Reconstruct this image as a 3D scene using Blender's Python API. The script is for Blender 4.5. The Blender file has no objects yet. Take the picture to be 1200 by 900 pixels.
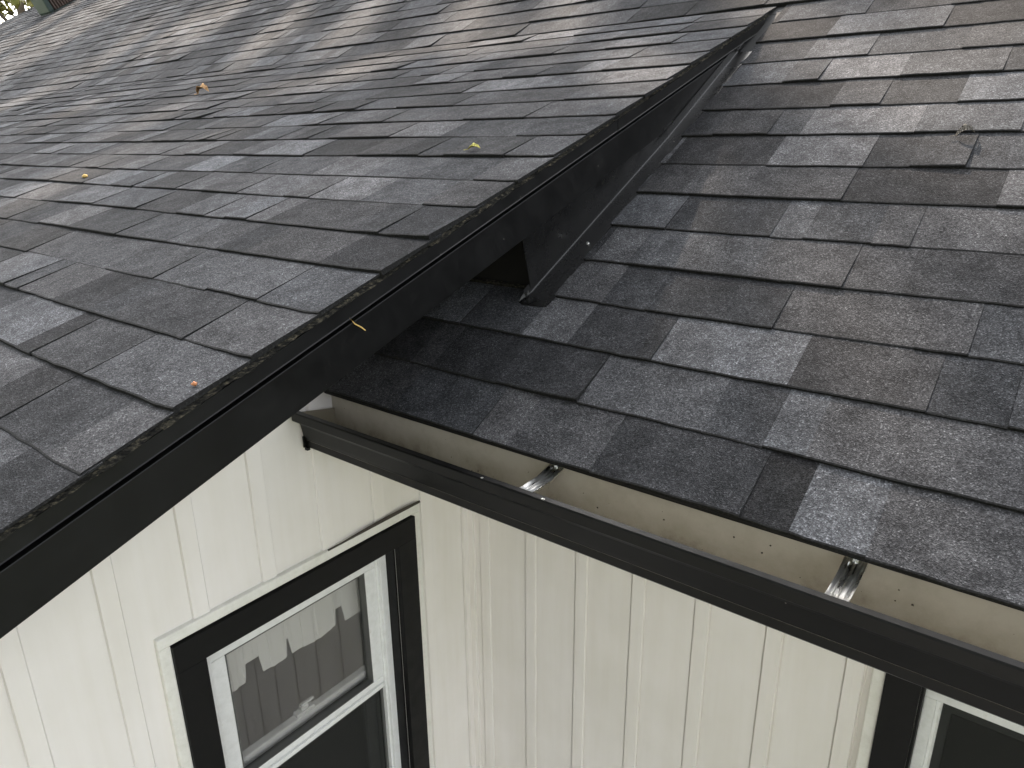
import bpy, bmesh, math, random
import numpy as np
from mathutils import Vector, Matrix

# ------------------------------------------------------------------ camera, sky, sun, exposure
SC = bpy.context.scene
COL = SC.collection
CAM_P = Vector((1.1081, -1.0022, 0.5648))
YAW, PITCH, ROLL, FPX = 0.6702, 0.3256, -0.0105, 845.084
_f = Vector((-math.sin(YAW)*math.cos(PITCH), math.cos(YAW)*math.cos(PITCH), -math.sin(PITCH)))
_r = Vector((math.cos(YAW), math.sin(YAW), 0)); _u = _r.cross(_f)
CR = _r*math.cos(ROLL) + _u*math.sin(ROLL); CU = -_r*math.sin(ROLL) + _u*math.cos(ROLL); CF = _f
cd = bpy.data.cameras.new('camera'); cam = bpy.data.objects.new('camera', cd); COL.objects.link(cam)
cd.sensor_fit = 'HORIZONTAL'; cd.sensor_width = 36; cd.lens = 36*FPX/1200; cd.clip_start = 0.02; cd.clip_end = 2000
cam.matrix_world = Matrix(((CR.x, CU.x, -CF.x, CAM_P.x), (CR.y, CU.y, -CF.y, CAM_P.y), (CR.z, CU.z, -CF.z, CAM_P.z), (0, 0, 0, 1)))
SC.camera = cam

SUN_AZ, SUN_EL = math.radians(-38), math.radians(42)      # azimuth from +Y, clockwise seen from above
SUN_DIR = Vector((math.sin(SUN_AZ)*math.cos(SUN_EL), math.cos(SUN_AZ)*math.cos(SUN_EL), math.sin(SUN_EL)))
W = bpy.data.worlds.new('World'); SC.world = W; W.use_nodes = True
nt = W.node_tree; nt.nodes.clear()
sky = nt.nodes.new('ShaderNodeTexSky'); sky.sky_type = 'NISHITA'; sky.sun_disc = False
sky.sun_elevation = SUN_EL; sky.sun_rotation = SUN_AZ; sky.dust_density = 6.0; sky.ozone_density = 0.4; sky.air_density = 1.0
hs = nt.nodes.new('ShaderNodeHueSaturation'); hs.inputs['Saturation'].default_value = 0.22
bg = nt.nodes.new('ShaderNodeBackground'); bg.inputs['Strength'].default_value = 0.13
wo = nt.nodes.new('ShaderNodeOutputWorld')
nt.links.new(sky.outputs[0], hs.inputs['Color']); nt.links.new(hs.outputs[0], bg.inputs['Color']); nt.links.new(bg.outputs[0], wo.inputs['Surface'])
sd = bpy.data.lights.new('sun', 'SUN'); sd.energy = 2.7; sd.angle = math.radians(0.8); sd.color = (1.0, 0.86, 0.72)
so = bpy.data.objects.new('sun', sd); COL.objects.link(so)
so.rotation_mode = 'QUATERNION'; so.rotation_quaternion = (-SUN_DIR).to_track_quat('-Z', 'Y'); so.location = (-8, 10, 14)
vs = SC.view_settings; vs.view_transform = 'Standard'; vs.look = 'None'; vs.gamma = 1.0; vs.use_curve_mapping = False
vs.exposure = 2.9

# ------------------------------------------------------------------ materials
def mat(name, col, rough=0.6, metal=0.0, spec=None):
    m = bpy.data.materials.new(name); m.use_nodes = True
    b = m.node_tree.nodes['Principled BSDF']
    b.inputs['Base Color'].default_value = (*col, 1); b.inputs['Roughness'].default_value = rough; b.inputs['Metallic'].default_value = metal
    if spec is not None: b.inputs['Specular IOR Level'].default_value = spec
    return m
def N(m, t, **kw):
    n = m.node_tree.nodes.new(t)
    for k, v in kw.items(): setattr(n, k, v)
    return n
def L(m, a, b): m.node_tree.links.new(a, b)
def coords(m, scale=(1, 1, 1)):
    g = N(m, 'ShaderNodeNewGeometry'); mp = N(m, 'ShaderNodeMapping'); mp.inputs['Scale'].default_value = scale
    L(m, g.outputs['Position'], mp.inputs['Vector']); return mp.outputs[0]
def noise(m, vec, scale, detail=3, rough=0.55):
    n = N(m, 'ShaderNodeTexNoise'); n.inputs['Scale'].default_value = scale; n.inputs['Detail'].default_value = detail; n.inputs['Roughness'].default_value = rough
    L(m, vec, n.inputs['Vector']); return n
def ramp(m, fac, stops):
    r = N(m, 'ShaderNodeValToRGB'); e = r.color_ramp.elements
    while len(e) < len(stops): e.new(0.5)
    for el, (p, c) in zip(e, stops): el.position = p; el.color = (*c, 1) if len(c) == 3 else c
    L(m, fac, r.inputs[0]); return r.outputs[0]
def mix(m, a, b, fac, mode='MIX'):
    n = N(m, 'ShaderNodeMix', data_type='RGBA', blend_type=mode)
    for s, i in ((fac, 0), (a, 6), (b, 7)):
        if isinstance(s, (int, float)): n.inputs[i].default_value = s
        elif isinstance(s, tuple): n.inputs[i].default_value = (*s, 1)
        else: L(m, s, n.inputs[i])
    return n.outputs[2]
def bump(m, h, strength, dist):
    b = N(m, 'ShaderNodeBump'); b.inputs['Strength'].default_value = strength; b.inputs['Distance'].default_value = dist
    L(m, h, b.inputs['Height']); L(m, b.outputs[0], m.node_tree.nodes['Principled BSDF'].inputs['Normal']); return b
def grey(v): return (v, v, v)

M = {}
# asphalt granules: per-tab tint comes from a mesh attribute
m = M['shingle'] = mat('asphalt_shingle', grey(.07), 0.97, spec=0.08)
P = m.node_tree.nodes['Principled BSDF']
at_ = N(m, 'ShaderNodeAttribute'); at_.attribute_name = 'tint'
v = coords(m)
vor = N(m, 'ShaderNodeTexVoronoi'); vor.inputs['Scale'].default_value = 480; L(m, v, vor.inputs['Vector'])
gr = ramp(m, vor.outputs['Color'], [(0.0, grey(.4)), (0.4, grey(.8)), (0.68, grey(1.1)), (0.86, grey(1.7)), (1.0, grey(3.2))])
n1 = noise(m, v, 20, 4); big = ramp(m, n1.outputs[0], [(0.28, grey(.68)), (0.72, grey(1.34))])
n2 = noise(m, v, 5.5, 3); sc = ramp(m, n2.outputs[0], [(0.3, grey(.86)), (0.7, grey(1.14))])
n3 = noise(m, v, 150, 2); mid = ramp(m, n3.outputs[0], [(0.3, grey(.72)), (0.7, grey(1.3))])
c = mix(m, at_.outputs['Color'], gr, 1.0, 'MULTIPLY'); c = mix(m, c, big, 1.0, 'MULTIPLY'); c = mix(m, c, sc, 1.0, 'MULTIPLY'); c = mix(m, c, mid, 1.0, 'MULTIPLY')
n4 = noise(m, v, 75, 5, .7); scuff = ramp(m, n4.outputs[0], [(0.70, grey(0)), (0.80, grey(1))])
c = mix(m, c, (.12, .12, .125), N(m, 'ShaderNodeMath', operation='MULTIPLY').outputs[0])
mm = c.node.inputs[0].links[0].from_node; L(m, scuff, mm.inputs[0]); mm.inputs[1].default_value = 0.45
L(m, c, P.inputs['Base Color'])
bump(m, vor.outputs['Distance'], 0.5, 0.0025)
m = M['edge'] = mat('asphalt_cut_edge', grey(.012), 0.9, spec=0.2)
v = coords(m); n1 = noise(m, v, 260, 3); L(m, ramp(m, n1.outputs[0], [(0.35, grey(.006)), (0.6, grey(.016)), (0.75, grey(.04))]), m.node_tree.nodes['Principled BSDF'].inputs['Base Color'])
m = M['starter'] = mat('weathered_felt_edge', (.05, .045, .035), 0.95, spec=0.1)
v = coords(m, (1, 1, 3)); n1 = noise(m, v, 90, 5, .7)
L(m, ramp(m, n1.outputs[0], [(0.40, (.005, .005, .005)), (0.53, (.02, .019, .016)), (0.68, (.095, .083, .06))]), m.node_tree.nodes['Principled BSDF'].inputs['Base Color']); bump(m, n1.outputs[0], .7, .002)
# black coated aluminium with a few pale specks
def black_metal(name, base, rough, specks=True, spec=.3):
    m = mat(name, grey(base), rough, spec=spec); P = m.node_tree.nodes['Principled BSDF']
    v = coords(m); n1 = noise(m, v, 14, 5, .65); n2 = noise(m, v, 3, 3)
    L(m, ramp(m, n1.outputs[0], [(0.3, grey(rough*.85)), (0.7, grey(min(1, rough*1.3)))]), P.inputs['Roughness'])
    c = ramp(m, n1.outputs[0], [(0.3, grey(base*.8)), (0.62, grey(base*1.15)), (0.8, (base*2.2, base*2.1, base*1.9))])
    if specks:
        vo = N(m, 'ShaderNodeTexVoronoi'); vo.inputs['Scale'].default_value = 34; L(m, v, vo.inputs['Vector'])
        sp = ramp(m, vo.outputs['Distance'], [(0.03, grey(1)), (0.055, grey(0))])
        rs = ramp(m, vo.outputs['Color'], [(0.72, grey(0)), (0.78, grey(.5))])
        k = N(m, 'ShaderNodeMath', operation='MULTIPLY'); L(m, sp, k.inputs[0]); L(m, rs, k.inputs[1])
        c = mix(m, c, (.35, .33, .29), k.outputs[0])
    L(m, c, P.inputs['Base Color']); bump(m, n2.outputs[0], 0.35, 0.004)
    return m
M['black'] = black_metal('black_trim_metal', .0032, .40)
M['flash'] = black_metal('black_flashing_metal', .006, .26, True, .45)
M['gutter'] = black_metal('black_gutter_enamel', .004, .33, True, .22)
M['casing'] = black_metal('black_casing_paint', .004, .5, False, .22)
# painted siding: warm white with faint streaks and grime specks
m = M['siding'] = mat('cream_painted_siding', (.74, .72, .66), 0.45)
P = m.node_tree.nodes['Principled BSDF']
v = coords(m); vs_ = coords(m, (1, 1, .08)); n1 = noise(m, vs_, 30, 4); n2 = noise(m, v, 3.0, 4); n3 = noise(m, v, 22, 6, .75)
c = ramp(m, n1.outputs[0], [(0.3, (.785, .745, .70)), (0.55, (.81, .772, .735)), (0.8, (.825, .79, .76))])
c = mix(m, c, ramp(m, n2.outputs[0], [(0.35, (.93, .93, .91)), (0.65, grey(1))]), 1.0, 'MULTIPLY')
c = mix(m, c, (.22, .19, .14), ramp(m, n3.outputs[0], [(0.755, grey(0)), (0.80, grey(.7))]))
L(m, c, P.inputs['Base Color'])
wv = noise(m, coords(m, (1, 1, .25)), 9, 2); bump(m, wv.outputs[0], .25, .003)
m = M['white'] = mat('white_vinyl', (.78, .78, .77), 0.35)
v = coords(m); n1 = noise(m, v, 40, 5, .7); L(m, ramp(m, n1.outputs[0], [(0.3, (.70, .70, .68)), (0.6, (.80, .80, .79)), (0.78, (.60, .58, .52))]), m.node_tree.nodes['Principled BSDF'].inputs['Base Color'])
m = M['trim'] = mat('cream_trim_paint', (.74, .72, .66), 0.5)
v = coords(m); n1 = noise(m, v, 30, 5, .7); L(m, ramp(m, n1.outputs[0], [(0.3, (.66, .645, .58)), (0.55, (.76, .745, .69)), (0.76, (.70, .68, .60)), (0.84, (.35, .31, .24))]), m.node_tree.nodes['Principled BSDF'].inputs['Base Color'])
m = M['gut_in'] = mat('dirty_cream_gutter_lining', (.55, .5, .4), 0.6)
P = m.node_tree.nodes['Principled BSDF']
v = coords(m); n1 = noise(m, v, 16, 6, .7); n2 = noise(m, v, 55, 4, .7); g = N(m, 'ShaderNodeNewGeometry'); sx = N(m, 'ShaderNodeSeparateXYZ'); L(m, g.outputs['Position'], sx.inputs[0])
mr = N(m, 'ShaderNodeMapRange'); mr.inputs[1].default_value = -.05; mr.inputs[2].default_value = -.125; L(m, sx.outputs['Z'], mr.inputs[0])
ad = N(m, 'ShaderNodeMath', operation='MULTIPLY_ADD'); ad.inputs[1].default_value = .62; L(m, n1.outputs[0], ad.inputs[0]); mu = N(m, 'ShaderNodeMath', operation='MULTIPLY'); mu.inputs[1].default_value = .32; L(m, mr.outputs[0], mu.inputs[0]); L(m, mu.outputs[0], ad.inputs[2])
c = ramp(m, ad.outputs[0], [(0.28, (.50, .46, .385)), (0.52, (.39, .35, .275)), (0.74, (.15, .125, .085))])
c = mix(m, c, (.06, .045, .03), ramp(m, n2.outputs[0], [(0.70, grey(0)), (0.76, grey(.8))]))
L(m, c, P.inputs['Base Color'])
M['end_shade'] = mat('shaded_gutter_end', (.20, .175, .125), .7)  # end cap colour darkened to paint in the shade under the rake
m = M['alu'] = mat('bare_aluminium', (.72, .72, .70), 0.28, 1.0)
v = coords(m, (1, .15, 1)); n1 = noise(m, v, 120, 3); L(m, ramp(m, n1.outputs[0], [(0.3, grey(.2)), (0.7, grey(.42))]), m.node_tree.nodes['Principled BSDF'].inputs['Roughness'])
m = M['glass'] = bpy.data.materials.new('window_glass'); m.use_nodes = True; m.node_tree.nodes.clear()
o_ = N(m, 'ShaderNodeOutputMaterial'); tr = N(m, 'ShaderNodeBsdfTransparent'); tr.inputs[0].default_value = (.89, .89, .885, 1); gl = N(m, 'ShaderNodeBsdfGlossy'); gl.inputs['Roughness'].default_value = 0.02; gl.inputs[0].default_value = (1, 1, 1, 1)
ge = N(m, 'ShaderNodeNewGeometry'); dp = N(m, 'ShaderNodeVectorMath', operation='DOT_PRODUCT'); L(m, ge.outputs['Normal'], dp.inputs[0]); L(m, ge.outputs['Incoming'], dp.inputs[1])
ab = N(m, 'ShaderNodeMath', operation='ABSOLUTE'); L(m, dp.outputs['Value'], ab.inputs[0]); om = N(m, 'ShaderNodeMath', operation='SUBTRACT'); om.inputs[0].default_value = 1; L(m, ab.outputs[0], om.inputs[1])
pw = N(m, 'ShaderNodeMath', operation='POWER'); L(m, om.outputs[0], pw.inputs[0]); pw.inputs[1].default_value = 4; fr = N(m, 'ShaderNodeMath', operation='MULTIPLY_ADD'); L(m, pw.outputs[0], fr.inputs[0]); fr.inputs[1].default_value = .92; fr.inputs[2].default_value = .08
mx = N(m, 'ShaderNodeMixShader'); L(m, fr.outputs[0], mx.inputs[0]); L(m, tr.outputs[0], mx.inputs[1]); L(m, gl.outputs[0], mx.inputs[2]); L(m, mx.outputs[0], o_.inputs[0])
m = M['screen'] = bpy.data.materials.new('insect_screen'); m.use_nodes = True; m.node_tree.nodes.clear()
o_ = N(m, 'ShaderNodeOutputMaterial'); tr = N(m, 'ShaderNodeBsdfTransparent'); df = N(m, 'ShaderNodeBsdfDiffuse'); df.inputs[0].default_value = (.035, .036, .034, 1); mx = N(m, 'ShaderNodeMixShader'); mx.inputs[0].default_value = .62
L(m, tr.outputs[0], mx.inputs[1]); L(m, df.outputs[0], mx.inputs[2]); L(m, mx.outputs[0], o_.inputs[0])
M['rubber'] = mat('dark_gasket', (.09, .09, .085), .6)
M['curtain'] = mat('white_curtain_fabric', (.78, .77, .74), .9)
M['room'] = mat('interior_paint', (.6, .59, .56), .9)
M['deck'] = mat('roof_underlay', grey(.02), .9)
M['green_metal'] = mat('grey_green_vent_metal', (.045, .065, .06), .5)
M['brown_metal'] = mat('brown_vent_grille', (.09, .06, .05), .6)
M['dark'] = mat('shadowed_gap', grey(.01), .9)
m = M['caulk'] = mat('grimy_sealant', (.06, .05, .04), .95)
m = M['grass'] = mat('lawn', (.06, .09, .03), .9)
v = coords(m); n1 = noise(m, v, 3, 6, .7); L(m, ramp(m, n1.outputs[0], [(0.3, (.045, .06, .03)), (0.55, (.085, .10, .05)), (0.75, (.13, .125, .08))]), m.node_tree.nodes['Principled BSDF'].inputs['Base Color'])
m = M['concrete'] = mat('bounce_concrete', (.42, .41, .38), .9)
v = coords(m); n1 = noise(m, v, 1.3, 6, .7); L(m, ramp(m, n1.outputs[0], [(0.3, (.26, .25, .235)), (0.7, (.40, .385, .36))]), m.node_tree.nodes['Principled BSDF'].inputs['Base Color'])
def leafmat(name, a, b):
    m = mat(name, a, .55); P = m.node_tree.nodes['Principled BSDF']
    v = coords(m); n1 = noise(m, v, 1.4, 4, .7); L(m, ramp(m, n1.outputs[0], [(0.35, a), (0.65, b)]), P.inputs['Base Color'])
    return m
M['leaf'] = leafmat('green_foliage', (.045, .075, .02), (.09, .12, .03)); M['leaf2'] = leafmat('yellow_green_foliage', (.10, .12, .03), (.20, .17, .04))
m = M['bark'] = mat('tree_bark', (.09, .07, .05), .95)
v = coords(m, (1, 1, .2)); n1 = noise(m, v, 9, 5, .7); L(m, ramp(m, n1.outputs[0], [(0.3, (.04, .03, .025)), (0.7, (.14, .11, .085))]), m.node_tree.nodes['Principled BSDF'].inputs['Base Color'])
M['dryleaf'] = mat('dry_tan_leaf', (.38, .22, .09), .8); M['yleaf'] = mat('yellow_leaf', (.50, .45, .10), .7); M['orange'] = mat('orange_seed', (.42, .17, .07), .7); M['straw'] = mat('straw_needle', (.62, .42, .14), .7); M['curl'] = mat('grey_curled_leaf', (.10, .09, .075), .9)

# ------------------------------------------------------------------ helpers
def empty(name, loc=(0, 0, 0), parent=None):
    o = bpy.data.objects.new(name, None); o.empty_display_size = .1; COL.objects.link(o); o.location = loc
    if parent: o.parent = parent
    return o
def mesh_obj(name, verts, faces, mats, parent=None, mi=None, smooth=False):
    me = bpy.data.meshes.new(name); me.from_pydata([tuple(v) for v in verts], [], faces)
    for k in (mats if isinstance(mats, (list, tuple)) else [mats]): me.materials.append(M[k])
    if mi is not None: me.polygons.foreach_set('material_index', mi)
    if smooth: me.polygons.foreach_set('use_smooth', [True]*len(me.polygons))
    me.update()
    o = bpy.data.objects.new(name, me); COL.objects.link(o)
    if parent: o.parent = parent
    return o
def tag(o, label=None, cat=None, group=None, kind=None):
    for k, v in (('label', label), ('category', cat), ('group', group), ('kind', kind)):
        if v: o[k] = v
    return o
class MB:
    """collects shapes for one mesh; f maps local coordinates to world"""
    def __init__(s, f=None): s.v = []; s.fc = []; s.mi = []; s.f = f or (lambda a, b, c: (a, b, c))
    def quad(s, pts, mi=0):
        n = len(s.v); s.v += [s.f(*p) for p in pts]; s.fc.append(tuple(range(n, n+len(pts)))); s.mi.append(mi)
    def box(s, a0, a1, b0, b1, c0, c1, mi=0):
        n = len(s.v)
        s.v += [s.f(*p) for p in ((a0, b0, c0), (a1, b0, c0), (a1, b1, c0), (a0, b1, c0), (a0, b0, c1), (a1, b0, c1), (a1, b1, c1), (a0, b1, c1))]
        for q in ((0, 3, 2, 1), (4, 5, 6, 7), (0, 1, 5, 4), (1, 2, 6, 5), (2, 3, 7, 6), (3, 0, 4, 7)): s.fc.append(tuple(n+i for i in q)); s.mi.append(mi)
    def hexa(s, p, mi=0):
        n = len(s.v); s.v += [s.f(*q) for q in p]
        for q in ((0, 3, 2, 1), (4, 5, 6, 7), (0, 1, 5, 4), (1, 2, 6, 5), (2, 3, 7, 6), (3, 0, 4, 7)): s.fc.append(tuple(n+i for i in q)); s.mi.append(mi)
    def extrude(s, prof, a0, a1, mis=None, cap=True, na=1):
        """closed profile [(b,c)] swept along a"""
        n = len(s.v); k = len(prof)
        for i in range(na+1):
            a = a0+(a1-a0)*i/na
            s.v += [s.f(a, *p) for p in prof]
        for i in range(na):
            for j in range(k):
                j2 = (j+1) % k
                s.fc.append((n+i*k+j, n+i*k+j2, n+(i+1)*k+j2, n+(i+1)*k+j)); s.mi.append(mis[j] if mis else 0)
        if cap:
            s.fc.append(tuple(n+j for j in range(k))[::-1]); s.mi.append(mis[-1] if mis else 0)
            s.fc.append(tuple(n+na*k+j for j in range(k))); s.mi.append(mis[-1] if mis else 0)
    def tube(s, pts, rad, seg=6, mi=0):
        n = len(s.v); pts = [Vector(p) for p in pts]
        for i, p in enumerate(pts):
            t = (pts[min(i+1, len(pts)-1)]-pts[max(i-1, 0)]).normalized()
            a = t.orthogonal().normalized(); b = t.cross(a); r = rad[i] if isinstance(rad, (list, tuple)) else rad
            for j in range(seg):
                q = p+(a*math.cos(j*2*math.pi/seg)+b*math.sin(j*2*math.pi/seg))*r; s.v.append(s.f(*q))
        for i in range(len(pts)-1):
            for j in range(seg): s.fc.append((n+i*seg+j, n+i*seg+(j+1) % seg, n+(i+1)*seg+(j+1) % seg, n+(i+1)*seg+j)); s.mi.append(mi)
        s.fc.append(tuple(n+j for j in range(seg))[::-1]); s.mi.append(mi)
        s.fc.append(tuple(n+(len(pts)-1)*seg+j for j in range(seg))); s.mi.append(mi)
    def build(s, name, mats, parent=None, smooth=False, bevel=0):
        o = mesh_obj(name, s.v, s.fc, mats, parent, s.mi, smooth)
        bm = bmesh.new(); bm.from_mesh(o.data); bmesh.ops.recalc_face_normals(bm, faces=bm.faces); bm.to_mesh(o.data); bm.free()
        if bevel:
            b = o.modifiers.new('bevel', 'BEVEL'); b.width = bevel; b.segments = 2; b.limit_method = 'ANGLE'
        return o

# ------------------------------------------------------------------ geometry constants (metres)
PA, PB = 0.3364, 0.5183                    # pitches: addition roof, main roof
EX = 0.143                                # shingle exposure
XR, ZR, S0A = 0.12, 0.3838, -0.7155       # rake edge of the addition roof
XW, YW = -0.297, 0.53                     # side wall plane, main wall plane
GROUND = -2.75
RIDGE_Y = 6.6
def fA(u, s, h): return (u, s*math.cos(PA)-h*math.sin(PA), ZR+s*math.sin(PA)+h*math.cos(PA))
def fB(u, s, h): return (u, s*math.cos(PB)-h*math.sin(PB), s*math.sin(PB)+h*math.cos(PB))
zA = lambda y: ZR+y*math.tan(PA)
zB = lambda y: y*math.tan(PB)
S_JOIN = 1.6905

# ------------------------------------------------------------------ ground
g = MB(); g.quad([(-400, -400, GROUND), (400, -400, GROUND), (400, 400, GROUND), (-400, 400, GROUND)])
tag(g.build('ground', 'grass'), kind='structure')
g = MB(); g.box(-.28, 3.2, -9.0, .52, GROUND-.1, GROUND+.05); tag(g.build('bounce_slab', 'concrete'), kind='structure')  # unseen pale slab added to bounce light onto the walls

house = empty('house', (0, 0, GROUND))
tag(house, 'cream sided house with dark grey shingle roofs and black trim', 'house')
def under(o, parent=house):
    o.parent = parent; o.matrix_parent_inverse = Matrix.Translation((0, 0, -GROUND)); return o

# ------------------------------------------------------------------ roofs
def proj_area(pts):
    q = []
    for p in pts:
        d = Vector(p)-CAM_P; z = d.dot(CF)
        if z < .05: return 0, False
        q.append((600+FPX*d.dot(CR)/z, 450-FPX*d.dot(CU)/z))
    cx = sum(a for a, b in q)/len(q); cy = sum(b for a, b in q)/len(q)
    ar = 0.5*abs(sum(q[i][0]*q[(i+1) % len(q)][1]-q[(i+1) % len(q)][0]*q[i][1] for i in range(len(q))))
    return ar, (-60 < cx < 1260 and -40 < cy < 940)
def shingles(f, courses, seed, gap=.0015, hidden=None):
    """courses: list of (s, u0, u1, end jitter right). Returns tabs: (verts, faces, mi, tint, area)"""
    rnd = random.Random(seed); out = []
    ph = [rnd.uniform(0, 6.28) for _ in range(6)]
    prev_tone = .07
    for ci, (s, u0, u1, ragged) in enumerate(courses):
        u = u1 + (rnd.uniform(-.004, .006) if ragged else 0)
        proud = rnd.random() < .5; tone = .07; w_course = rnd.uniform(-.0025, .0025); same = 0
        p1, p2 = rnd.uniform(0, 6.28), rnd.uniform(0, 6.28)
        def wave(x): return w_course + .0022*math.sin(x*2.1+p1) + .0012*math.sin(x*7.3+p2)
        def lift(x): return .0016*math.sin(x*1.3+p2*1.7) + .0010*math.sin(x*5.1+p1*2.1)
        while u > u0:
            w = rnd.choice((.075, .10, .13, .16, .19, .22, .25, .28))*rnd.uniform(.88, 1.12)
            step = rnd.random() < .62                    # does the laminate height change here?
            if step: proud = not proud
            tone = rnd.choices((.0225, .0305, .0395, .0485, .060), (2, 2.4, 2.6, 2.4, 1.4))[0]*rnd.uniform(.93, 1.07)
            warm = rnd.uniform(-.035, .01)
            tint = (tone*(1+warm), tone, tone*(1.05-warm))
            ua = max(u-w, u0-.001); ub = u-(gap if step else 0)
            hb = (.0082 if proud else .0058) + rnd.uniform(-.0006, .0006)
            cu = rnd.uniform(0, .006) if rnd.random() < .13 else 0
            drop = rnd.uniform(-.0022, .0022) if step else 0
            n = max(3, min(6, int((ub-ua)/.035)+1))
            vs_, fs, mi = [], [], []
            xs = [ua+(ub-ua)*i/n for i in range(n+1)]; pt = []; gfac = rnd.uniform(.86, 1.14); vgr = rnd.uniform(.88, 1.10)
            for i, x in enumerate(xs):
                t = i/n
                jit = rnd.uniform(-.0013, .0013); gfac = min(1.25, max(.8, gfac*rnd.uniform(.92, 1.09)))
                pt += [tuple(q*gfac for q in tint)]*3+[tuple(q*gfac*vgr for q in tint)]*2
                sb = s+wave(x)+drop+jit; h = hb+lift(x)+cu*(t if rnd else 0)
                if ragged and ub > u1-.03 and i == n: sb += .004
                slope_in = lambda d: h-(h-.0012)*d/(EX+.03)
                vs_ += [f(x, sb, -.0015), f(x, sb-.0006, h-.0012), f(x, sb+.002, h), f(x, s+EX+.03, .0012), f(x, s+EX+.03, -.002)]
            for i in range(n):
                a, b = i*5, (i+1)*5
                fs += [(a, b, b+1, a+1), (a+1, b+1, b+2, a+2), (a+2, b+2, b+3, a+3)]; mi += [1, 1, 0]
            fs += [(0, 1, 2, 3, 4)[::-1], tuple(n*5+j for j in range(5))]; mi += [1, 1]
            ar, inside = proj_area([vs_[2], vs_[n*5+2], vs_[n*5+3], vs_[3]])
            if hidden and hidden(ua, ub, s): inside = False
            out.append((vs_, fs, mi, pt, ar if inside else 0)); u = ua
    return out
def set_tint(me, tints):
    a = me.attributes.new('tint', 'FLOAT_COLOR', 'POINT'); a.data.foreach_set('color', np.array([(*t, 1) for t in tints], dtype=np.float32).ravel())
def add_shingles(roof, tabs, limit=300):
    order = sorted(range(len(tabs)), key=lambda i: -tabs[i][4]); own = set(order[:limit])
    for i in order[:limit]:
        v, f, mi, t, ar = tabs[i]
        o = mesh_obj('shingle', v, f, ['shingle', 'edge'], roof, mi); set_tint(o.data, t)
    V, Fc, MI, T = [], [], [], []
    for i, (v, f, mi, t, ar) in enumerate(tabs):
        if i in own: continue
        n = len(V); V += v; Fc += [tuple(n+k for k in q) for q in f]; MI += mi; T += t
    o = mesh_obj('shingle_field', V, Fc, ['shingle', 'edge'], roof, MI); set_tint(o.data, T); o['kind'] = 'stuff'

# addition roof, 4/12
YE = -3.1; sE = YE/math.cos(PA)
kA0 = int((sE-S0A)/EX)-1
coursesA = []
k = kA0
while True:
    s = S0A+k*EX
    if s*math.cos(PA) > 1.66: break
    coursesA.append((s, -13.0, XR, True)); k += 1
b = MB(fA); b.box(-13.0, XR-.022, kA0*EX+S0A+.01, 1.80, -.030, -.004)
roofA = under(b.build('addition_roof', 'deck')); tag(roofA, 'low pitched shingle roof with black rake trim')
add_shingles(roofA, shingles(fA, coursesA, 11))
# ragged starter strip showing along the rake under the shingle ends
rnd = random.Random(5)
b = MB(fA); V = []; n = 240; sA, sB = kA0*EX+S0A, 1.76
for i in range(n+1):
    s = sA+(sB-sA)*i/n; x = XR-.002+rnd.uniform(-.002, .002); V.append((x, s))
for i in range(n):
    (x0, s0), (x1, s1) = V[i], V[i+1]; t0 = -.0105+rnd.uniform(-.0022, .0012)
    b.hexa([(XR-.03, s0, t0), (x0, s0, t0), (x1, s1, t0), (XR-.03, s1, t0), (XR-.03, s0, -.003), (x0-.004, s0, -.0025), (x1-.004, s1, -.0025), (XR-.03, s1, -.003)])
b.build('starter_strip', 'starter', roofA)

# main roof, 7/12
def main_courses():
    out = []
    for k in range(0, int(RIDGE_Y/math.cos(PB)/EX)+1):
        s = k*EX
        if s*math.cos(PB) < 1.70: out.append((s, -.292 if s*math.cos(PB) < .36 else .1505, 4.2, False))
        else: out.append((s, -13.0, 4.2, False))
    return out
b = MB(fB); b.box(XW+.002, 4.2, .012, 1.95, -.03, -.004); b.box(-13.0, 4.2, 1.952, RIDGE_Y/math.cos(PB), -.03, -.004)
roofB = under(b.build('main_roof', 'deck')); tag(roofB, 'steeper shingle roof behind the black gutter')
add_shingles(roofB, shingles(fB, main_courses(), 23, .0006))
b = MB(fB)                                               # starter course and drip edge at the eave
b.extrude([(.004, -.0015), (.006, -.0065), (.05, -.0065), (.05, -.0015)], XW+.004, 4.2)
b.build('starter_strip', 'edge', roofB)
b = MB(fB); b.extrude([(.012, -.0070), (.012, -.030), (.0135, -.030), (.0145, -.0085), (.06, -.0085), (.06, -.0070)], XW+.004, 4.2)
b.build('drip_edge', 'black', roofB)
b = MB(); yb = 2*RIDGE_Y                                  # back slope and ridge
zr_ = zB(RIDGE_Y)
b.hexa([(-13, RIDGE_Y, zr_-.03), (4.2, RIDGE_Y, zr_-.03), (4.2, yb, -.03), (-13, yb, -.03), (-13, RIDGE_Y, zr_), (4.2, RIDGE_Y, zr_), (4.2, yb, 0), (-13, yb, 0)])
b.build('back_slope', 'edge', roofB)
b = MB()
for i in range(58):
    x = -13+i*.3; b.hexa([(x, RIDGE_Y-.14, zr_-.075), (x+.31, RIDGE_Y-.14, zr_-.08), (x+.31, RIDGE_Y, zr_+.008), (x, RIDGE_Y, zr_+.012), (x, RIDGE_Y-.14, zr_-.06), (x+.31, RIDGE_Y-.14, zr_-.07), (x+.31, RIDGE_Y+.001, zr_+.02), (x, RIDGE_Y+.001, zr_+.026)])
b.build('ridge_cap', 'edge', roofB)

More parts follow.
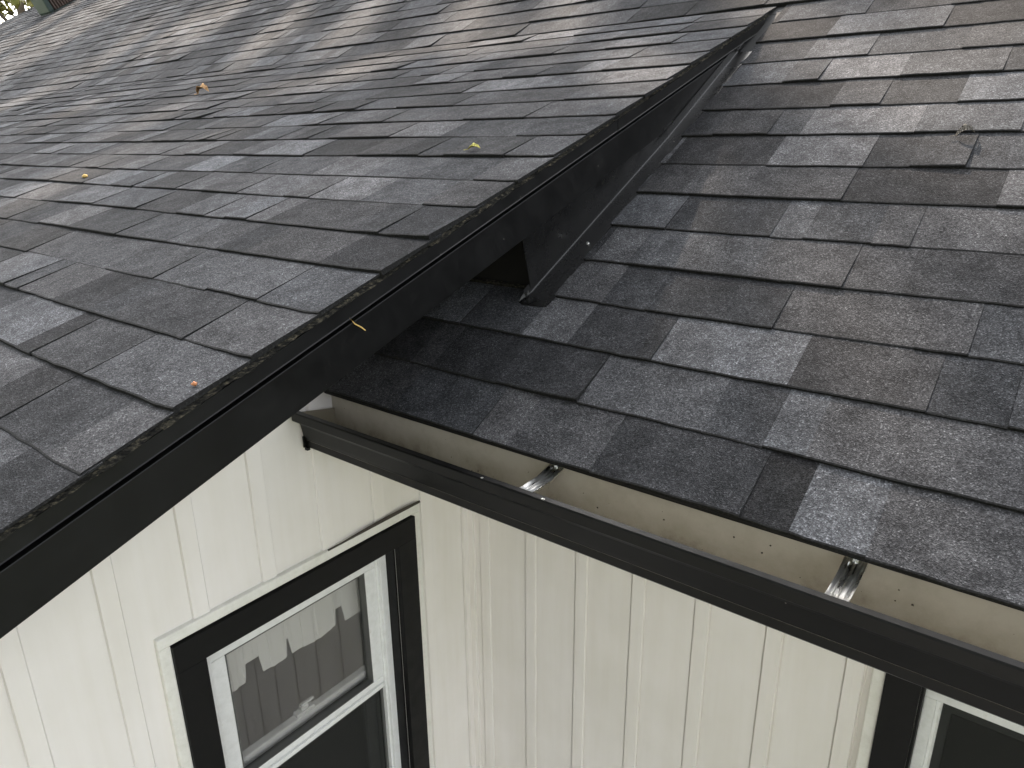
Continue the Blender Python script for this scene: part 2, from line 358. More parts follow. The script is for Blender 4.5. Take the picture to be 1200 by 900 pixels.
# stepped-down stretch of roof at the far end
fC = lambda u, s, h: fB(u, s, h-.07)
b = MB(fC); b.box(-16.4, -13.004, 1.2, RIDGE_Y/math.cos(PB)-.1, -.03, -.004)
roofC = under(b.build('far_roof', 'deck')); tag(roofC, 'slightly lower far end of the shingle roof')
add_shingles(roofC, shingles(fC, [(k*EX, -16.4, -13.004, False) for k in range(9, 52)], 31), 0)

# ------------------------------------------------------------------ walls
def wall(name, f, ribs, pitch, t0, t1, ztop, holes, label, prof):
    """ribbed vertical siding; f maps (t, z, depth outwards) to world"""
    core = MB(f); edges = sorted(set([t0, t1]+[q for h in holes for q in h[:2]]))
    for a, c_ in zip(edges[:-1], edges[1:]):
        spans = [(GROUND, None)]
        for h in holes:
            if h[0]-1e-6 <= a and c_ <= h[1]+1e-6: spans = [(GROUND, h[2]), (h[3], None)]
        for z0, z1 in spans:
            core.hexa([(a, z0, -.14), (c_, z0, -.14), (c_, z0, -.012), (a, z0, -.012), (a, z1 if z1 is not None else ztop(a), -.14), (c_, z1 if z1 is not None else ztop(c_), -.14), (c_, z1 if z1 is not None else ztop(c_), -.012), (a, z1 if z1 is not None else ztop(a), -.012)])
    w = under(core.build(name, 'siding')); tag(w, label)
    k0 = int(math.floor((t0-ribs)/pitch))-1; t = ribs+k0*pitch
    while t < t1:
        b = MB(f); b_up = MB(f)
        for (pa, da), (pb, db) in zip(prof[:-1], prof[1:]):
            cuts = sorted(set([t+pa, t+pb]+[q for h in holes for q in h[:2] if t+pa < q < t+pb]+[q for q in (t0, t1) if t+pa < q < t+pb]))
            for a, c_ in zip(cuts[:-1], cuts[1:]):
                if a < t0-1e-6 or c_ > t1+1e-6: continue
                D = lambda q: da+(db-da)*(q-t-pa)/(pb-pa)
                spans = [(GROUND+.05, None)]
                for h in holes:
                    if h[0]-1e-6 <= a and c_ <= h[1]+1e-6: spans = [(GROUND+.05, h[2]), (h[3], None)]
                for z0, z1 in spans:
                    za = z1 if z1 is not None else ztop(a)-.002; zc = z1 if z1 is not None else ztop(c_)-.002
                    (b_up if (z1 is None and len(spans) > 1) else b).quad([(a, z0, D(a)), (c_, z0, D(c_)), (c_, zc, D(c_)), (a, za, D(a))])
        for bb in (b, b_up):
            if bb.fc: bb.build('siding_panel', 'siding', w)
        t += pitch
    return w
fS = lambda t, z, d: (XW+d, t, z)             # side wall, faces +X
fM = lambda t, z, d: (t, YW-d, z)             # main wall, faces -Y
WZ0, WZ1 = -1.55, -.538                       # window opening heights
holeS = (-.377, .215, WZ0, WZ1); holeM = (1.012, 1.604, WZ0, WZ1)
SOFA = lambda y: zA(y)-.141
wallS = wall('side_wall', fS, -.741, .177, -2.85, YW-.001, lambda t: min(SOFA(t), zB(max(t, 0))-.04 if t > .35 else 9), [holeS], 'cream ribbed siding below the sloping black trim',
    [(0, -.0015), (.0030, -.0015), (.0055, .004), (.041, .0055), (.0445, .0002), (.106, -.0008), (.1772, 0)])
wallM = wall('main_wall', fM, -.247, .184, XW+.012, 4.0, lambda t: -.14, [holeM], 'cream ribbed siding below the black gutter',
    [(0, -.0025), (.002, -.0025), (.0045, .0035), (.022, .004), (.0405, .0035), (.043, -.0025), (.045, -.0025), (.0475, 0), (.11, -.0006), (.1842, 0)])
b = MB()
b.box(4.0, 4.12, YW, 12.8, GROUND, -.14); b.box(-12.9, -12.78, -2.85, 12.8, GROUND, -.66); b.box(-12.9, 4.12, 12.8, 12.92, GROUND, -.14)
b.box(-12.9, XW-.14, -2.98, -2.86, GROUND, -.66)
o = under(b.build('rear_wall', 'siding'))
b = MB(); b.box(XW+.0, 4.0, .052, YW+.06, -.139, -.130); under(b.build('eave_soffit', 'white'))
b = MB(); b.hexa([(XW-.1, -3.0, SOFA(-3.0)), (XR-.034, -3.0, SOFA(-3.0)), (XR-.034, .38, SOFA(.38)), (XW-.1, .38, SOFA(.38)), (XW-.1, -3.0, SOFA(-3.0)+.008), (XR-.034, -3.0, SOFA(-3.0)+.008), (XR-.034, .38, SOFA(.38)+.008), (XW-.1, .38, SOFA(.38)+.008)])
under(b.build('rake_soffit', 'casing'))
b = MB(); b.box(XW-.01, 4.0, .046, .064, -.132, -.012); under(b.build('eave_fascia', 'gut_in'))
# inside corner trim
b = MB(); b.extrude([(XW+.0005, YW-.014), (XW+.013, YW-.014), (XW+.013, YW-.0005)], GROUND+.05, -.142); b.f = None
b2 = MB(lambda z, x, y: (x, y, z)); b2.extrude([(XW-.002, YW+.002), (XW-.002, YW-.03), (XW+.011, YW-.03), (XW+.011, YW-.011), (XW+.03, YW-.011), (XW+.03, YW+.002)], GROUND+.05, -.142)
under(b2.build('corner_trim', 'siding'))

# ------------------------------------------------------------------ rake trim of the addition roof
def rake(x0, x1, h0, h1, sa, sb, na=1):     # slab standing vertically along the rake: heights are vertical offsets from the shingle plane
    b = MB(); ya, yb_ = sa*math.cos(PA), sb*math.cos(PA)
    b.hexa([(x0, ya, zA(ya)+h0), (x1, ya, zA(ya)+h0), (x1, yb_, zA(yb_)+h0), (x0, yb_, zA(yb_)+h0), (x0, ya, zA(ya)+h1), (x1, ya, zA(ya)+h1), (x1, yb_, zA(yb_)+h1), (x0, yb_, zA(yb_)+h1)])
    return b
fascia = under(rake(XR-.034, XR-.010, -.1375, -.0535, sE, 1.60).build('rake_fascia', 'black', bevel=.0015)); tag(fascia, 'black rake board under the shingle edge')
def drip(sa, sb, dx):
    b = MB(lambda s, x, h: (x, s*math.cos(PA), zA(s*math.cos(PA))+h))
    b.extrude([(XR-.012+dx, -.0135), (XR-.011+dx, -.0395), (XR-.0095+dx, -.0410), (XR-.0105+dx, -.0420), (XR-.0135+dx, -.0400), (XR-.0145+dx, -.0150), (XR-.05, -.0150), (XR-.05, -.0135)], sa, sb)
    return b.build('drip_edge', 'black', fascia)
rake(XR-.052, XR-.0342, -.10, -.02, sE, 1.6).build('gap_shade_strip', 'dark', fascia)  # dark strip stands in for the shade in the gap under the drip edge
drip(sE, .765, .007); drip(.735, 1.735, .0084)

# ------------------------------------------------------------------ flashing where the addition roof dies into the main roof
b = MB()
XL = XR-.0405
yA_, yB_ = .372, 1.60
XLf = lambda y: .080+.0312*min(1, max(0, (y-.372)/.62))
for i in range(12):
    ya_, yb_ = yA_+(yB_-yA_)*i/12, yA_+(yB_-yA_)*(i+1)/12; yta, ytb = ya_-.075*(1-i/12), yb_-.075*(1-(i+1)/12)
    ta, tb = max(zA(yta)-.120, zB(ya_)+.0161), max(zA(ytb)-.120, zB(yb_)+.0161)
    b.quad([(XLf(ya_), ya_, zB(ya_)+.010), (XLf(yb_), yb_, zB(yb_)+.010), (XR-.0115, ytb, tb), (XR-.0115, yta, ta)])
fl = under(b.build('wall_flashing', 'flash')); tag(fl, 'black metal flashing between the two roofs')
sol = fl.modifiers.new('thickness', 'SOLIDIFY'); sol.thickness = .0012; sol.offset = -1; fl.modifiers.new('weld', 'WELD').merge_threshold = .0002
b = MB()                                              # pan lying on the shingles with a rounded bend
rows = []
for i in range(25):
    y = .355+(1.44-.355)*i/24; s = y/math.cos(PB); x1 = .150+.008*i/24; XL = XLf(y); wv = .0015*math.sin(i*1.3)
    fr_ = [(XL+.0012, .030), (XL+.0016, .009), (XL+.0028, .0062), (XL+.012, .0055+wv*.3), (x1-.004, .0052+wv*.5), (x1+.001, .0050+wv*.5), (x1+.001, .001)]
    rows.append([fB(x, s, h) for x, h in fr_])
for i in range(24):
    for j in range(6): b.quad([rows[i][j], rows[i][j+1], rows[i+1][j+1], rows[i+1][j]])
o = b.build('flashing_pan', 'flash', fl)
o.modifiers.new('weld', 'WELD').merge_threshold = .0003
b = MB()                                              # kick-out lip at the low end of the pan
s = .355/math.cos(PB); XL = .080
b.hexa([fB(XL-.012, s-.016, .0045), fB(XL+.004, s-.020, .005), fB(XL+.006, s+.01, .010), fB(XL-.001, s+.018, .024), fB(XL-.012, s-.016, .0055), fB(XL+.004, s-.020, .006), fB(XL+.006, s+.01, .011), fB(XL-.001, s+.018, .025)])
b.hexa([fB(XL+.003, s-.024, .0040), fB(.150, s-.018, .0040), fB(.156, s+.02, .0062), fB(XL+.003, s+.02, .0062), fB(XL+.003, s-.024, .0058), fB(.150, s-.018, .0055), fB(.156, s+.02, .0075), fB(XL+.003, s+.02, .0075)])
b.build('pan_end', 'flash', fl); XL = .081
b = MB()                                              # end closure under the overhang
yc = .386
b.quad([(XW, yc, zB(yc)+.002), (XL+.001, yc, zB(yc)+.004), (XL+.001, yc, SOFA(yc)+.02), (XW, yc, SOFA(yc)+.02)])
o = b.build('closure_panel', 'casing', fl); o.modifiers.new('t', 'SOLIDIFY').thickness = .002
b = MB(lambda x, y, h: fB(x, y, h)); b.extrude([(.386/math.cos(PB)-.004, .004), (.386/math.cos(PB)-.004, .0115), (.386/math.cos(PB)+.004, .0115), (.386/math.cos(PB)+.004, .004)], XW+.01, XL-.012)
b.build('closure_foot', 'starter', fl)
b = MB(); p = Vector(fB(.128, .549/math.cos(PB), .0058)); nB = Vector(fB(0, 0, 1))
for r0, h0, h1 in ((.0048, 0, .0012), (.003, .0012, .0042)):
    ring = [p+Vector((math.cos(a)*r0, math.sin(a)*r0*math.cos(PB), math.sin(a)*r0*math.sin(PB))) for a in [i*math.pi/4 for i in range(8)]]
    n = len(b.v); b.v += [tuple(q+nB*h0) for q in ring]+[tuple(q+nB*h1) for q in ring]
    b.fc += [(n+i, n+(i+1) % 8, n+8+(i+1) % 8, n+8+i) for i in range(8)]+[tuple(n+8+i for i in range(8))]; b.mi += [0]*9
b.build('screw', 'alu', fl)

# ------------------------------------------------------------------ gutter
prof_o = [(.0445, -.006), (.0445, -.131), (-.047, -.136), (-.0495, -.133), (-.0495, -.1165), (-.0525, -.1135), (-.0545, -.105), (-.0600, -.075), (-.0640, -.0665), (-.0680, -.0635), (-.0800, -.0585), (-.0815, -.0560), (-.0815, -.0375), (-.0795, -.0345), (-.0680, -.0335), (-.0665, -.0350), (-.0665, -.0430)]
prof_i = [(-.0680, -.0430), (-.0680, -.0365), (-.0770, -.0375), (-.0785, -.0400), (-.0785, -.0550), (-.0665, -.0600), (-.0620, -.0640), (-.0580, -.0740), (-.0500, -.1140), (-.0470, -.1300), (.0425, -.1280), (.0425, -.006)]
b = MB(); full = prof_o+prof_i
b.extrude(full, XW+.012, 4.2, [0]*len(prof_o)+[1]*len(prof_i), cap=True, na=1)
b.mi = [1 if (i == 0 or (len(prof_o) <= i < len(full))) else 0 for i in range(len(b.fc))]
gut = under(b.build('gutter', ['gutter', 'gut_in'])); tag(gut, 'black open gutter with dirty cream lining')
b = MB(); b.extrude([(.0445, -.062)]+prof_o[1:13], XW+.0105, XW+.0122); b.build('end_cap', 'end_shade', gut)
b = MB(); b.box(XW+.012, XW+.022, -.055, -.047, -.141, -.134); b.box(XW+.0105, XW+.0135, -.058, -.050, -.134, -.105); b.build('corner_clip', 'gutter', gut)
for xh in (.392, .930):
    b = MB(lambda a, y, z: (a, y, z)); w = .016
    pr = lambda y, z: y
    path = [(-.0765, -.0445), (-.071, -.0405), (-.050, -.0425), (-.005, -.0405), (.041, -.030)]
    rib = [(-w, .0), (-w, .0035), (-w+.002, .0035), (-w*.62, .0008), (-w*.5, .0030), (-w*.38, .0008), (-w*.12, .0008), (0, .0030), (w*.12, .0008), (w*.38, .0008), (w*.5, .0030), (w*.62, .0008), (w-.002, .0035), (w, .0035), (w, 0)]
    for (y0, z0), (y1, z1) in zip(path[:-1], path[1:]):
        for (a0, h0), (a1, h1) in zip(rib[:-1], rib[1:]): b.quad([(xh+a0, y0, z0+h0), (xh+a1, y0, z0+h1), (xh+a1, y1, z1+h1), (xh+a0, y1, z1+h0)])
        b.quad([(xh-w, y0, z0), (xh+w, y0, z0), (xh+w, y1, z1), (xh-w, y1, z1)])
    b.box(xh-.004, xh+.004, .034, .0424, -.031, -.022)
    h_ = b.build('hanger', 'alu', gut)
b = MB(); b.box(.44, .446, -.0805, -.0765, -.0340, -.0325); b.box(.300, .304, -.0805, -.0765, -.0340, -.0328); b.build('rivet', 'alu', gut)

b = MB(); rnd = random.Random(8)
for i in range(190):
    x = rnd.uniform(XW+.03, 2.2); on_back = rnd.random() < .35
    y = .0420 if on_back else rnd.gauss(.012, .022); z = rnd.uniform(-.12, -.05) if on_back else -.1275
    if not on_back and not -.04 < y < .041: continue
    q = rnd.uniform(.0005, .0022)*(1.6 if rnd.random() < .1 else 1); a = rnd.uniform(0, 3.14)
    pts = [(x+q*math.cos(a+k*1.57)*rnd.uniform(.6, 1.5), y+(q*.3 if on_back else q)*math.sin(a+k*1.57)*rnd.uniform(.6, 1.3), z+(q*math.sin(a+k*1.57) if on_back else rnd.uniform(0, q))) for k in range(4)]
    top = (x, y-(.001 if on_back else 0), z+(0 if on_back else q)); 
    for k in range(4): b.quad([pts[k], pts[(k+1) % 4], top])
tag(b.build('grit', 'caulk', gut), kind='stuff')

# ------------------------------------------------------------------ windows
def window(f, u0, u1, z0, z1, zm, st, label, hd=0):
    cw = .069
    def bars(name, mt, par, a0, a1, b0, b1, w, d0, d1, wt=None, bev=0, sides='lrtb'):
        wt = wt or w
        bb = MB(f)
        if 't' in sides: bb.box(a0, a1, b1-wt, b1, d0, d1)
        if 'b' in sides: bb.box(a0, a1, b0, b0+wt, d0, d1)
        if 'l' in sides: bb.box(a0, a0+w, b0+wt+.0002, b1-wt-.0002, d0, d1)
        if 'r' in sides: bb.box(a1-w, a1, b0+wt+.0002, b1-wt-.0002, d0, d1)
        return bb.build(name, mt, par, bevel=bev)
    root = under(bars('window', 'casing', None, u0-cw, u1+cw, z0-cw, z1+cw, cw, .0, .020, bev=.0015)); tag(root, label)
    bars('outer_trim', 'trim', root, u0-cw-.027, u1+cw+.024, z0-cw-.027, z1+cw+.031, .0268, -.008, .0135, bev=.003)
    bars('reveal', 'casing', root, u0, u1, z0, z1, .006, -.040, -.0005)
    if hd:
        bb = MB(f); bb.box(u0+.0062, u1-.0062, z1-.006-hd+.0002, z1-.0064, -.125, -.036); bb.build('head_filler', 'white', root, bevel=.001); z1 -= hd
    bars('frame', 'white', root, u0+.0062, u1-.0062, z0+.0062, z1-.0062, .024, -.125, -.034, bev=.002)
    bars('frame_stop', 'white', root, u0+.0302, u1-.0302, z0+.0302, z1-.0302, .007, -.062, -.044, bev=.001)
    a0, a1 = u0+.036, u1-.036
    up = bars('upper_sash', 'white', root, a0, a1, zm-.006, z1-.036, st, -.082, -.050, bev=.003)
    bb = MB(f); bb.box(a0+.006, a1-.006, zm+.002, zm+.016, -.050, -.041); bb.build('sash_lip', 'white', up, bevel=.002)
    bars('gasket', 'rubber', up, a0+st, a1-st, zm+st-.006, z1-.036-st, .003, -.080, -.0512)
    bb = MB(f); bb.box(a0+st-.001, a1-st+.001, zm+st-.008, z1-.035-st, -.0725, -.0695); bb.build('pane', 'glass', up)
    lo = bars('lower_sash', 'white', root, a0+.002, a1-.002, z0+.03, zm+.048, .040, -.122, -.097, bev=.003)
    bb = MB(f); bb.box(a0+.04, a1-.04, z0+.069, zm+.009, -.111, -.108); bb.build('pane', 'glass', lo)
    um = (u0+u1)/2+.01
    bb = MB(f); bb.box(um-.03, um+.03, zm+.048, zm+.058, -.121, -.099); bb.box(um-.012, um+.012, zm+.058, zm+.072, -.118, -.102); bb.box(um-.008, um+.034, zm+.072, zm+.078, -.114, -.104); bb.build('sash_lock', 'white', lo, bevel=.002)
    bb = MB(f); bb.box(a0+.006, a1-.006, z0+.034, (z1-.038 if hd else zm-.008), -.0632+(.0145 if hd else 0), -.0625+(.0145 if hd else 0)); bb.build('insect_screen', 'screen', root)
    bars('screen_frame', 'rubber', root, a0-.003, a1+.003, z0+.0302, zm-.0065, .012, -.0700, -.0580)
    bb = MB(f); bb.box(u0-.004, u1+.004, z0-.012, z0+.006, -.05, .034); bb.build('sill', 'white', root, bevel=.002)
    return root
winS = window(fS, *holeS, -1.035, .040, 'double hung window with white valance behind its glass')
winM = window(fM, *holeM, -1.07, .024, 'white framed window tucked under the gutter', .036)
b = MB(fS); n = 14
for i in range(n):
    u = -.02+.335*i/n; u2 = u+.335/n; h0 = .003+.006*max(0, math.sin((i-2)/n*3.2)); h1 = .003+.006*max(0, math.sin((i-1)/n*3.2))
    z = WZ1+.069+.031
    b.quad([(u, z-.001, .0140), (u2, z-.001, .0140), (u2, z-.001+h1, .0095), (u, z-.001+h0, .0095)])
b.build('sealant_gap', 'caulk', winS)
# dark rooms behind the glass
b = MB(); b.quad([(-.46, -1.6, -2.5), (-.46, .45, -2.5), (-3.5, .45, -2.5), (-3.5, -1.6, -2.5)]); b.quad([(-3.5, -1.6, -2.5), (-3.5, .45, -2.5), (-3.5, .45, -.12), (-3.5, -1.6, -.12)])
b.quad([(-.46, .45, -2.5), (-3.5, .45, -2.5), (-3.5, .45, -.12), (-.46, .45, -.12)]); b.quad([(-.46, -1.6, -2.5), (-3.5, -1.6, -2.5), (-3.5, -1.6, -.35), (-.46, -1.6, -.35)]); b.quad([(-.46, -1.6, -.35), (-.46, .45, -.12), (-3.5, .45, -.12), (-3.5, -1.6, -.35)])
b.quad([(.5, .69, -2.5), (2.4, .69, -2.5), (2.4, 3.4, -2.5), (.5, 3.4, -2.5)]); b.quad([(.5, 3.4, -2.5), (2.4, 3.4, -2.5), (2.4, 3.4, -.2), (.5, 3.4, -.2)]); b.quad([(.5, .69, -2.5), (.5, 3.4, -2.5), (.5, 3.4, -.2), (.5, .69, -.2)]); b.quad([(2.4, .69, -2.5), (2.4, 3.4, -2.5), (2.4, 3.4, -.2), (2.4, .69, -.2)]); b.quad([(.5, .69, -.2), (2.4, .69, -.2), (2.4, 3.4, -.2), (.5, 3.4, -.2)])
under(b.build('interior_wall', 'room'))

# scalloped valance hanging inside the side window
def valance():
    """gathered header with separate square-cut tabs below it"""
    b = MB(); n = 320; y0, y1 = -.40, .24
    tabs = [(-.40, -.315), (-.295, -.205), (-.160, -.076), (-.066, .096), (.124, .235)]
    def bottom(y):
        d = max(min(y-a, c-y) for a, c in tabs)
        e = max(0., min(1., (d+.002)/.007)); e = e*e*(3-2*e)
        return .757+.056*e+.002*math.sin(y*60)*e
    rows = 7; P_ = []
    for i in range(n+1):
        y = y0+(y1-y0)*i/n; bo = bottom(y); col = []
        bulge = max(0, max(min(y-a, c-y)/(c-a)*2 for a, c in tabs))
        for r in range(rows):
            k = r/(rows-1); z = -.655-(bo-.655)*k
            col.append((XW-.153+.008*k*k*bulge**.5, y, z))
        P_.append(col)
    for i in range(n):
        for r in range(rows-1): b.quad([P_[i][r], P_[i+1][r], P_[i+1][r+1], P_[i][r+1]])
    o = b.build('valance', 'curtain', None)
    o.modifiers.new('weld', 'WELD').merge_threshold = .0005
    s_ = o.modifiers.new('t', 'SOLIDIFY'); s_.thickness = .003
    return o
v_ = valance(); tag(v_, 'white scalloped valance curtain hanging inside the window with a sash lock', 'curtain')
b = MB(); b.tube([(XW-.155, -.44, -.648), (XW-.155, -.1, -.648), (XW-.155, .29, -.648)], .007, 8); b.build('rod', 'white', v_)

# ------------------------------------------------------------------ box vent high on the main roof
sv = 4.42/math.cos(PB); xv = -12.75
b = MB(fB); b.box(xv+.02, xv+.40, sv+.01, sv+.58, .004, .012)
vent = under(b.build('roof_vent', 'green_metal')); tag(vent, 'grey green box vent with brown louvred side')
b = MB(fB); b.hexa([(xv, sv, .012), (xv+.40, sv, .012), (xv+.40, sv+.09, .012), (xv, sv+.09, .012), (xv-.02, sv+.02, .27), (xv+.42, sv+.02, .27), (xv+.42, sv+.10, .31), (xv-.02, sv+.10, .31)]); b.hexa([(xv-.02, sv+.02, .27), (xv+.42, sv+.02, .27), (xv+.42, sv+.56, .27), (xv-.02, sv+.56, .27), (xv-.01, sv+.10, .33), (xv+.41, sv+.10, .33), (xv+.41, sv+.54, .33), (xv-.01, sv+.54, .33)])
b.build('hood', 'green_metal', vent, bevel=.02)
b = MB(fB); b.box(xv+.02, xv+.36, sv+.10, sv+.52, .012, .265); b.build('core', 'dark', vent)
for i in range(9):
    b = MB(fB); q = sv+.11+i*.046; b.hexa([(xv+.36, q, .02), (xv+.39, q+.012, .02), (xv+.39, q+.03, .02), (xv+.36, q+.018, .02), (xv+.36, q, .262), (xv+.39, q+.012, .262), (xv+.39, q+.03, .262), (xv+.36, q+.018, .262)]); b.build('louvre', 'brown_metal', vent)

# ------------------------------------------------------------------ small fallen things
def leaf(name, base, f, size, curl, rot, mt, label, cat='leaf', wid=.55):
    """an oval leaf blade with a midrib fold, curled along its length"""
    b = MB(); n, k = 10, 4; cr, sr = math.cos(rot), math.sin(rot); P_ = []
    for i in range(n+1):
        t = i/n; w = size*wid*math.sin(math.pi*min(1, t*.97+.03))**.8*(1+.15*math.sin(t*17)); a = (t-.5)*curl
        lx = size/curl*math.sin(a); lz = size/curl*(math.cos(a)-math.cos(curl/2))
        row = []
        for j in range(-k, k+1):
            q = j/k; row.append((lx, q*w*.5, lz+abs(q)*w*.28*(1 if i % 2 else .9)))
        P_.append(row)
    loc = lambda p: f(base[0]+p[0]*cr-p[1]*sr, base[1]+p[0]*sr+p[1]*cr, base[2]+p[2])
    for i in range(n):
        for j in range(2*k): b.quad([loc(P_[i][j]), loc(P_[i+1][j]), loc(P_[i+1][j+1]), loc(P_[i][j+1])])
    st = [loc((P_[0][k][0]-size*.28*t, 0, max(.0015, P_[0][k][2]+size*.03*t))) for t in (0, .5, 1)]
    b.tube(st, size*.018, 5)
    o = b.build(name, mt, None, smooth=True); o.modifiers.new('weld', 'WELD').merge_threshold = .0002
    s_ = o.modifiers.new('t', 'SOLIDIFY'); s_.thickness = .0008
    return tag(o, label, cat)
cA = math.cos(PA)
leaf('fallen_leaf', (-2.709, 1.219/cA, .010), fA, .085, 2.6, .5, 'dryleaf', 'curled tan dry leaf arched up on the low pitched shingle roof', wid=.7)
leaf('fallen_leaf', (-.138, .431/cA, .012), fA, .036, 1.3, .4, 'yleaf', 'small yellow green leaf on shingles near the rake edge')
leaf('fallen_leaf', (.848, .982/math.cos(PB), .009), fB, .046, 2.2, .35, 'curl', 'dark curled leaf wedged under a shingle edge on the steeper roof', wid=.5)
def seed(base, r, mt, label):
    b = MB(); n = 8
    for i in range(5):
        th = math.pi*i/4
        for j in range(n):
            a = 2*math.pi*j/n; q = r*(1+.25*math.sin(3*a+i)); b.v.append(fA(base[0]+q*math.sin(th)*math.cos(a)*1.4, base[1]+q*math.sin(th)*math.sin(a), base[2]+q*.7*math.cos(th)))
    for i in range(4):
        for j in range(n): b.fc.append((i*n+j, i*n+(j+1) % n, (i+1)*n+(j+1) % n, (i+1)*n+j)); b.mi.append(0)
    o = b.build('seed', mt, None, smooth=True); return tag(o, label, 'seed')
seed((.095, -.489/cA, .011), .0042, 'orange', 'tiny orange seed on the shingle beside the black rake board')
seed((-1.791, .18/cA, .012), .009, 'straw', 'small tan bud on the shingles far from the rake edge')
b = MB(); y0, z0 = -.205, zA(-.205)-.036
b.tube([(XR-.004, -.208, .272), (XR-.006, -.196, .259), (XR-.008, -.180, .249), (XR-.012, -.166, .238), (XR-.017, -.150, .222), (XR-.017, -.146, .212)], [.0007, .0012, .0014, .0013, .0012, .0008], 6)
tag(b.build('pine_needle', 'straw', None, smooth=True), 'thin straw coloured needle stuck to the black rake board', 'needle')

# ------------------------------------------------------------------ trees behind the house, and unseen shade trees added in front
# openings carved into the crowns to lay sun patches on these spots of the roofs (photo pixel, roof, radius of the opening)
def spot(px, py, roof):
    d = CF+CR*((px-600)/FPX)-CU*((py-450)/FPX); a = PA if roof == 'A' else PB
    n = Vector((0, -math.sin(a), math.cos(a))); o = Vector((0, 0, ZR if roof == 'A' else 0))
    return CAM_P+d*(n.dot(o-CAM_P)/n.dot(d))
GAPS = [(spot(*q[:3]), q[3]) for q in (
    (1015, 375, 'B', .095), (985, 432, 'B', .07), (770, 258, 'B', .06), (930, 62, 'B', .10), (1160, 45, 'B', .12), (1095, 85, 'B', .09), (1160, 112, 'B', .09), (1115, 150, 'B', .08), (1190, 15, 'B', .10), (940, 20, 'B', .08), (820, 255, 'B', .05),
    (50, 222, 'A', .10), (20, 245, 'A', .09), (560, 62, 'A', .10), (467, 70, 'A', .11), (640, 60, 'A', .09), (717, 68, 'A', .08), (400, 88, 'A', .12), (330, 105, 'A', .09), (175, 143, 'A', .09), (150, 190, 'A', .07), (0, 310, 'A', .08), (250, 165, 'A', .06), (90, 130, 'A', .12), (460, 150, 'A', .05),
    (255, 22, 'B', .26), (205, 38, 'B', .20), (130, 66, 'B', .22), (330, 30, 'B', .16), (60, 40, 'B', .55), (30, 70, 'B', .45), (20, 45, 'B', .6), (85, 30, 'B', .5), (20, 120, 'A', .3), (640, 30, 'B', .12), (300, 60, 'B', .14), (520, 50, 'A', .10), (420, 25, 'B', .15), (560, 20, 'B', .14), (680, 6, 'B', .10), (110, 25, 'B', .30), (10, 35, 'B', .4))]
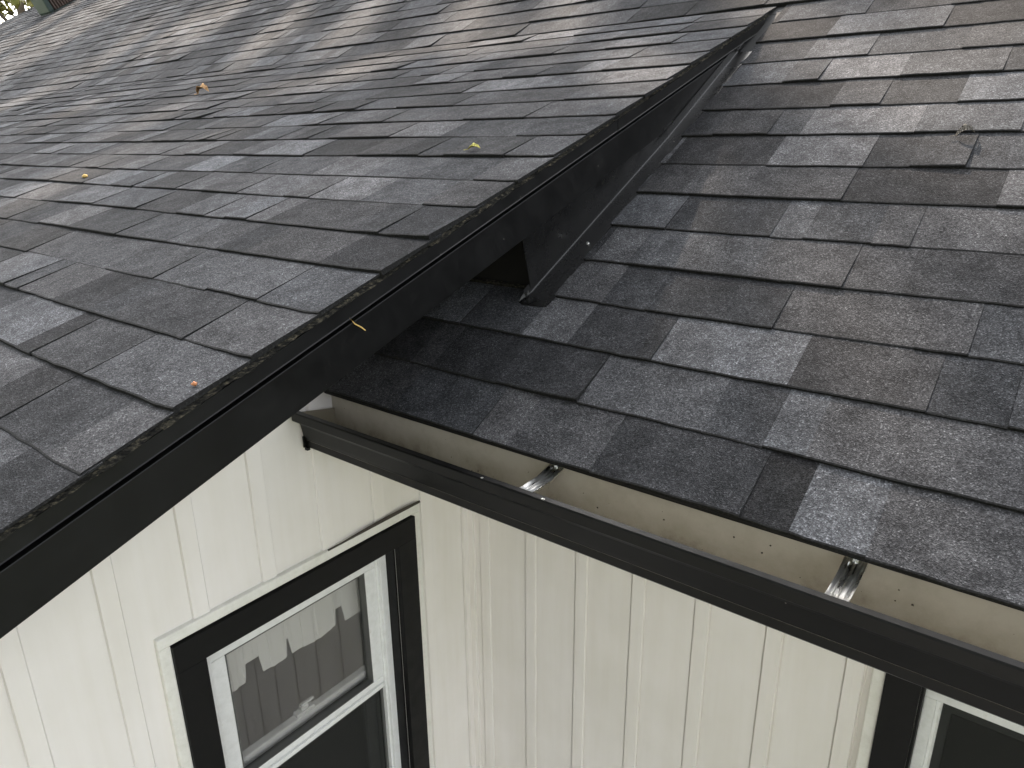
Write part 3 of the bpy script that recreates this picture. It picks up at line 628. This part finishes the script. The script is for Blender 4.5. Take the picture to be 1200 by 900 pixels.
def tree(loc, height, crown_r, n_leaf, leafsize, seed_, mt, label, z_lo=.3, group=None, squash=1.0, clumps=60):
    rg = np.random.default_rng(seed_); rr = random.Random(seed_)
    root = empty('deciduous_tree', loc); tag(root, label, 'tree', group)
    b = MB(); pts = [(0, 0, 0)]; rad = [height*.028]
    for i in range(1, 9):
        t = i/8; pts.append((rr.uniform(-.12, .12)*t*2, rr.uniform(-.12, .12)*t*2, height*.86*t)); rad.append(height*.026*(1-t*.9)+.015)
    b.tube(pts, rad, 9)
    cc = []
    for c_ in range(clumps):
        while True:
            q = rg.uniform(-1, 1, 3)
            if .12 < q@q < 1: break
        zc = height*(z_lo+(1-z_lo)*.5)+q[2]*height*(1-z_lo)*.5
        cc.append((q[0]*crown_r, q[1]*crown_r*squash, zc))
    for i in range(0, clumps, 3):
        e_ = Vector(cc[i]); zt = max(height*.18, e_.z-abs(e_.x)*.7-.8); k_ = min(7, int(zt/(height*.86)*8)); s_ = Vector(pts[k_]); mid_ = s_.lerp(e_, .55)+Vector((0, 0, -.25))
        b.tube([s_, mid_, e_], [rad[k_]*.5, rad[k_]*.28, .012], 5)
    b.build('trunk', 'bark', root, smooth=True)
    per = n_leaf//clumps; cr_ = crown_r*.23
    C_ = np.repeat(np.array(cc), per, axis=0); nn = len(C_)
    d = rg.normal(size=(nn, 3)); d /= np.linalg.norm(d, axis=1)[:, None]
    C_ = C_+d*(rg.random(nn)[:, None]**.5)*cr_*np.array([1, 1, .75])*rg.uniform(.7, 1.3, (nn, 1))
    keep = np.ones(nn, bool); sd_ = np.array(SUN_DIR)
    for gp, gr_ in GAPS:
        q = C_+np.array(loc)-np.array(gp); q = q-np.outer(q@sd_, sd_); keep &= np.linalg.norm(q, axis=1) > (gr_+leafsize*.45)*(.75+.5*rg.random(nn))
    C_ = C_[keep]; nn = len(C_)
    a = rg.normal(size=(nn, 3)); a /= np.linalg.norm(a, axis=1)[:, None]
    b_ = np.cross(a, rg.normal(size=(nn, 3))); b_ /= np.linalg.norm(b_, axis=1)[:, None]
    ls = leafsize*rg.uniform(.6, 1.3, (nn, 1)); a *= ls; b_ *= ls*.55
    V = np.stack([C_-a, C_+b_-a*.1, C_+a, C_-b_-a*.1], axis=1).reshape(-1, 3).astype(np.float32)
    me = bpy.data.meshes.new('crown'); me.vertices.add(nn*4); me.vertices.foreach_set('co', V.ravel()); me.loops.add(nn*4); me.loops.foreach_set('vertex_index', np.arange(nn*4, dtype=np.int32))
    me.polygons.add(nn); me.polygons.foreach_set('loop_start', np.arange(0, nn*4, 4, dtype=np.int32)); me.polygons.foreach_set('loop_total', np.full(nn, 4, dtype=np.int32)); me.update(calc_edges=True)
    me.materials.append(M[mt]); o = bpy.data.objects.new('crown', me); COL.objects.link(o); o.parent = root
    return root
G = 'tall trees behind the house'; SEED = 340
for i, (x, y, h, r, n, lo, cl) in enumerate(((-3.5, 13.0, 20.0, 5.0, 56000, .33, 58), (-10.5, 15.0, 21.5, 5.6, 66000, .34, 66), (-18.5, 16.5, 20.5, 5.4, 56000, .30, 58), (4.0, 14.5, 17.0, 4.5, 26000, .33, 40))):
    tree((x, y, GROUND), h, r, n, .135, SEED+i, 'leaf', 'tall green leafy tree behind the house casting dappled shade', lo, G, clumps=cl)
for i, (x, y, h, r) in enumerate(((-27, 9.5, 12, 3.4), (-31, 13, 14, 4.0), (-25, 14.5, 13, 3.4), (-33, 6.5, 12, 3.6))):
    tree((x, y, GROUND), h, r, 7000, .16, 70+i, 'leaf2', 'yellow green tree beyond the far end of the roof', .2, 'trees beyond the far roof end', clumps=40)
for i, (x, y, h, r) in enumerate(((5.5, -11.5, 17, 4.6), (-1.0, -10.5, 18, 5.0), (-8, -11.5, 17, 4.8))):  # out of view, added to block sky light from the main wall
    tree((x, y, GROUND), h, r, 14000, .2, 90+i, 'leaf', 'unseen dense green tree added across the lawn to shade the gutter wall', .12, 'added shade trees across the lawn', clumps=60)
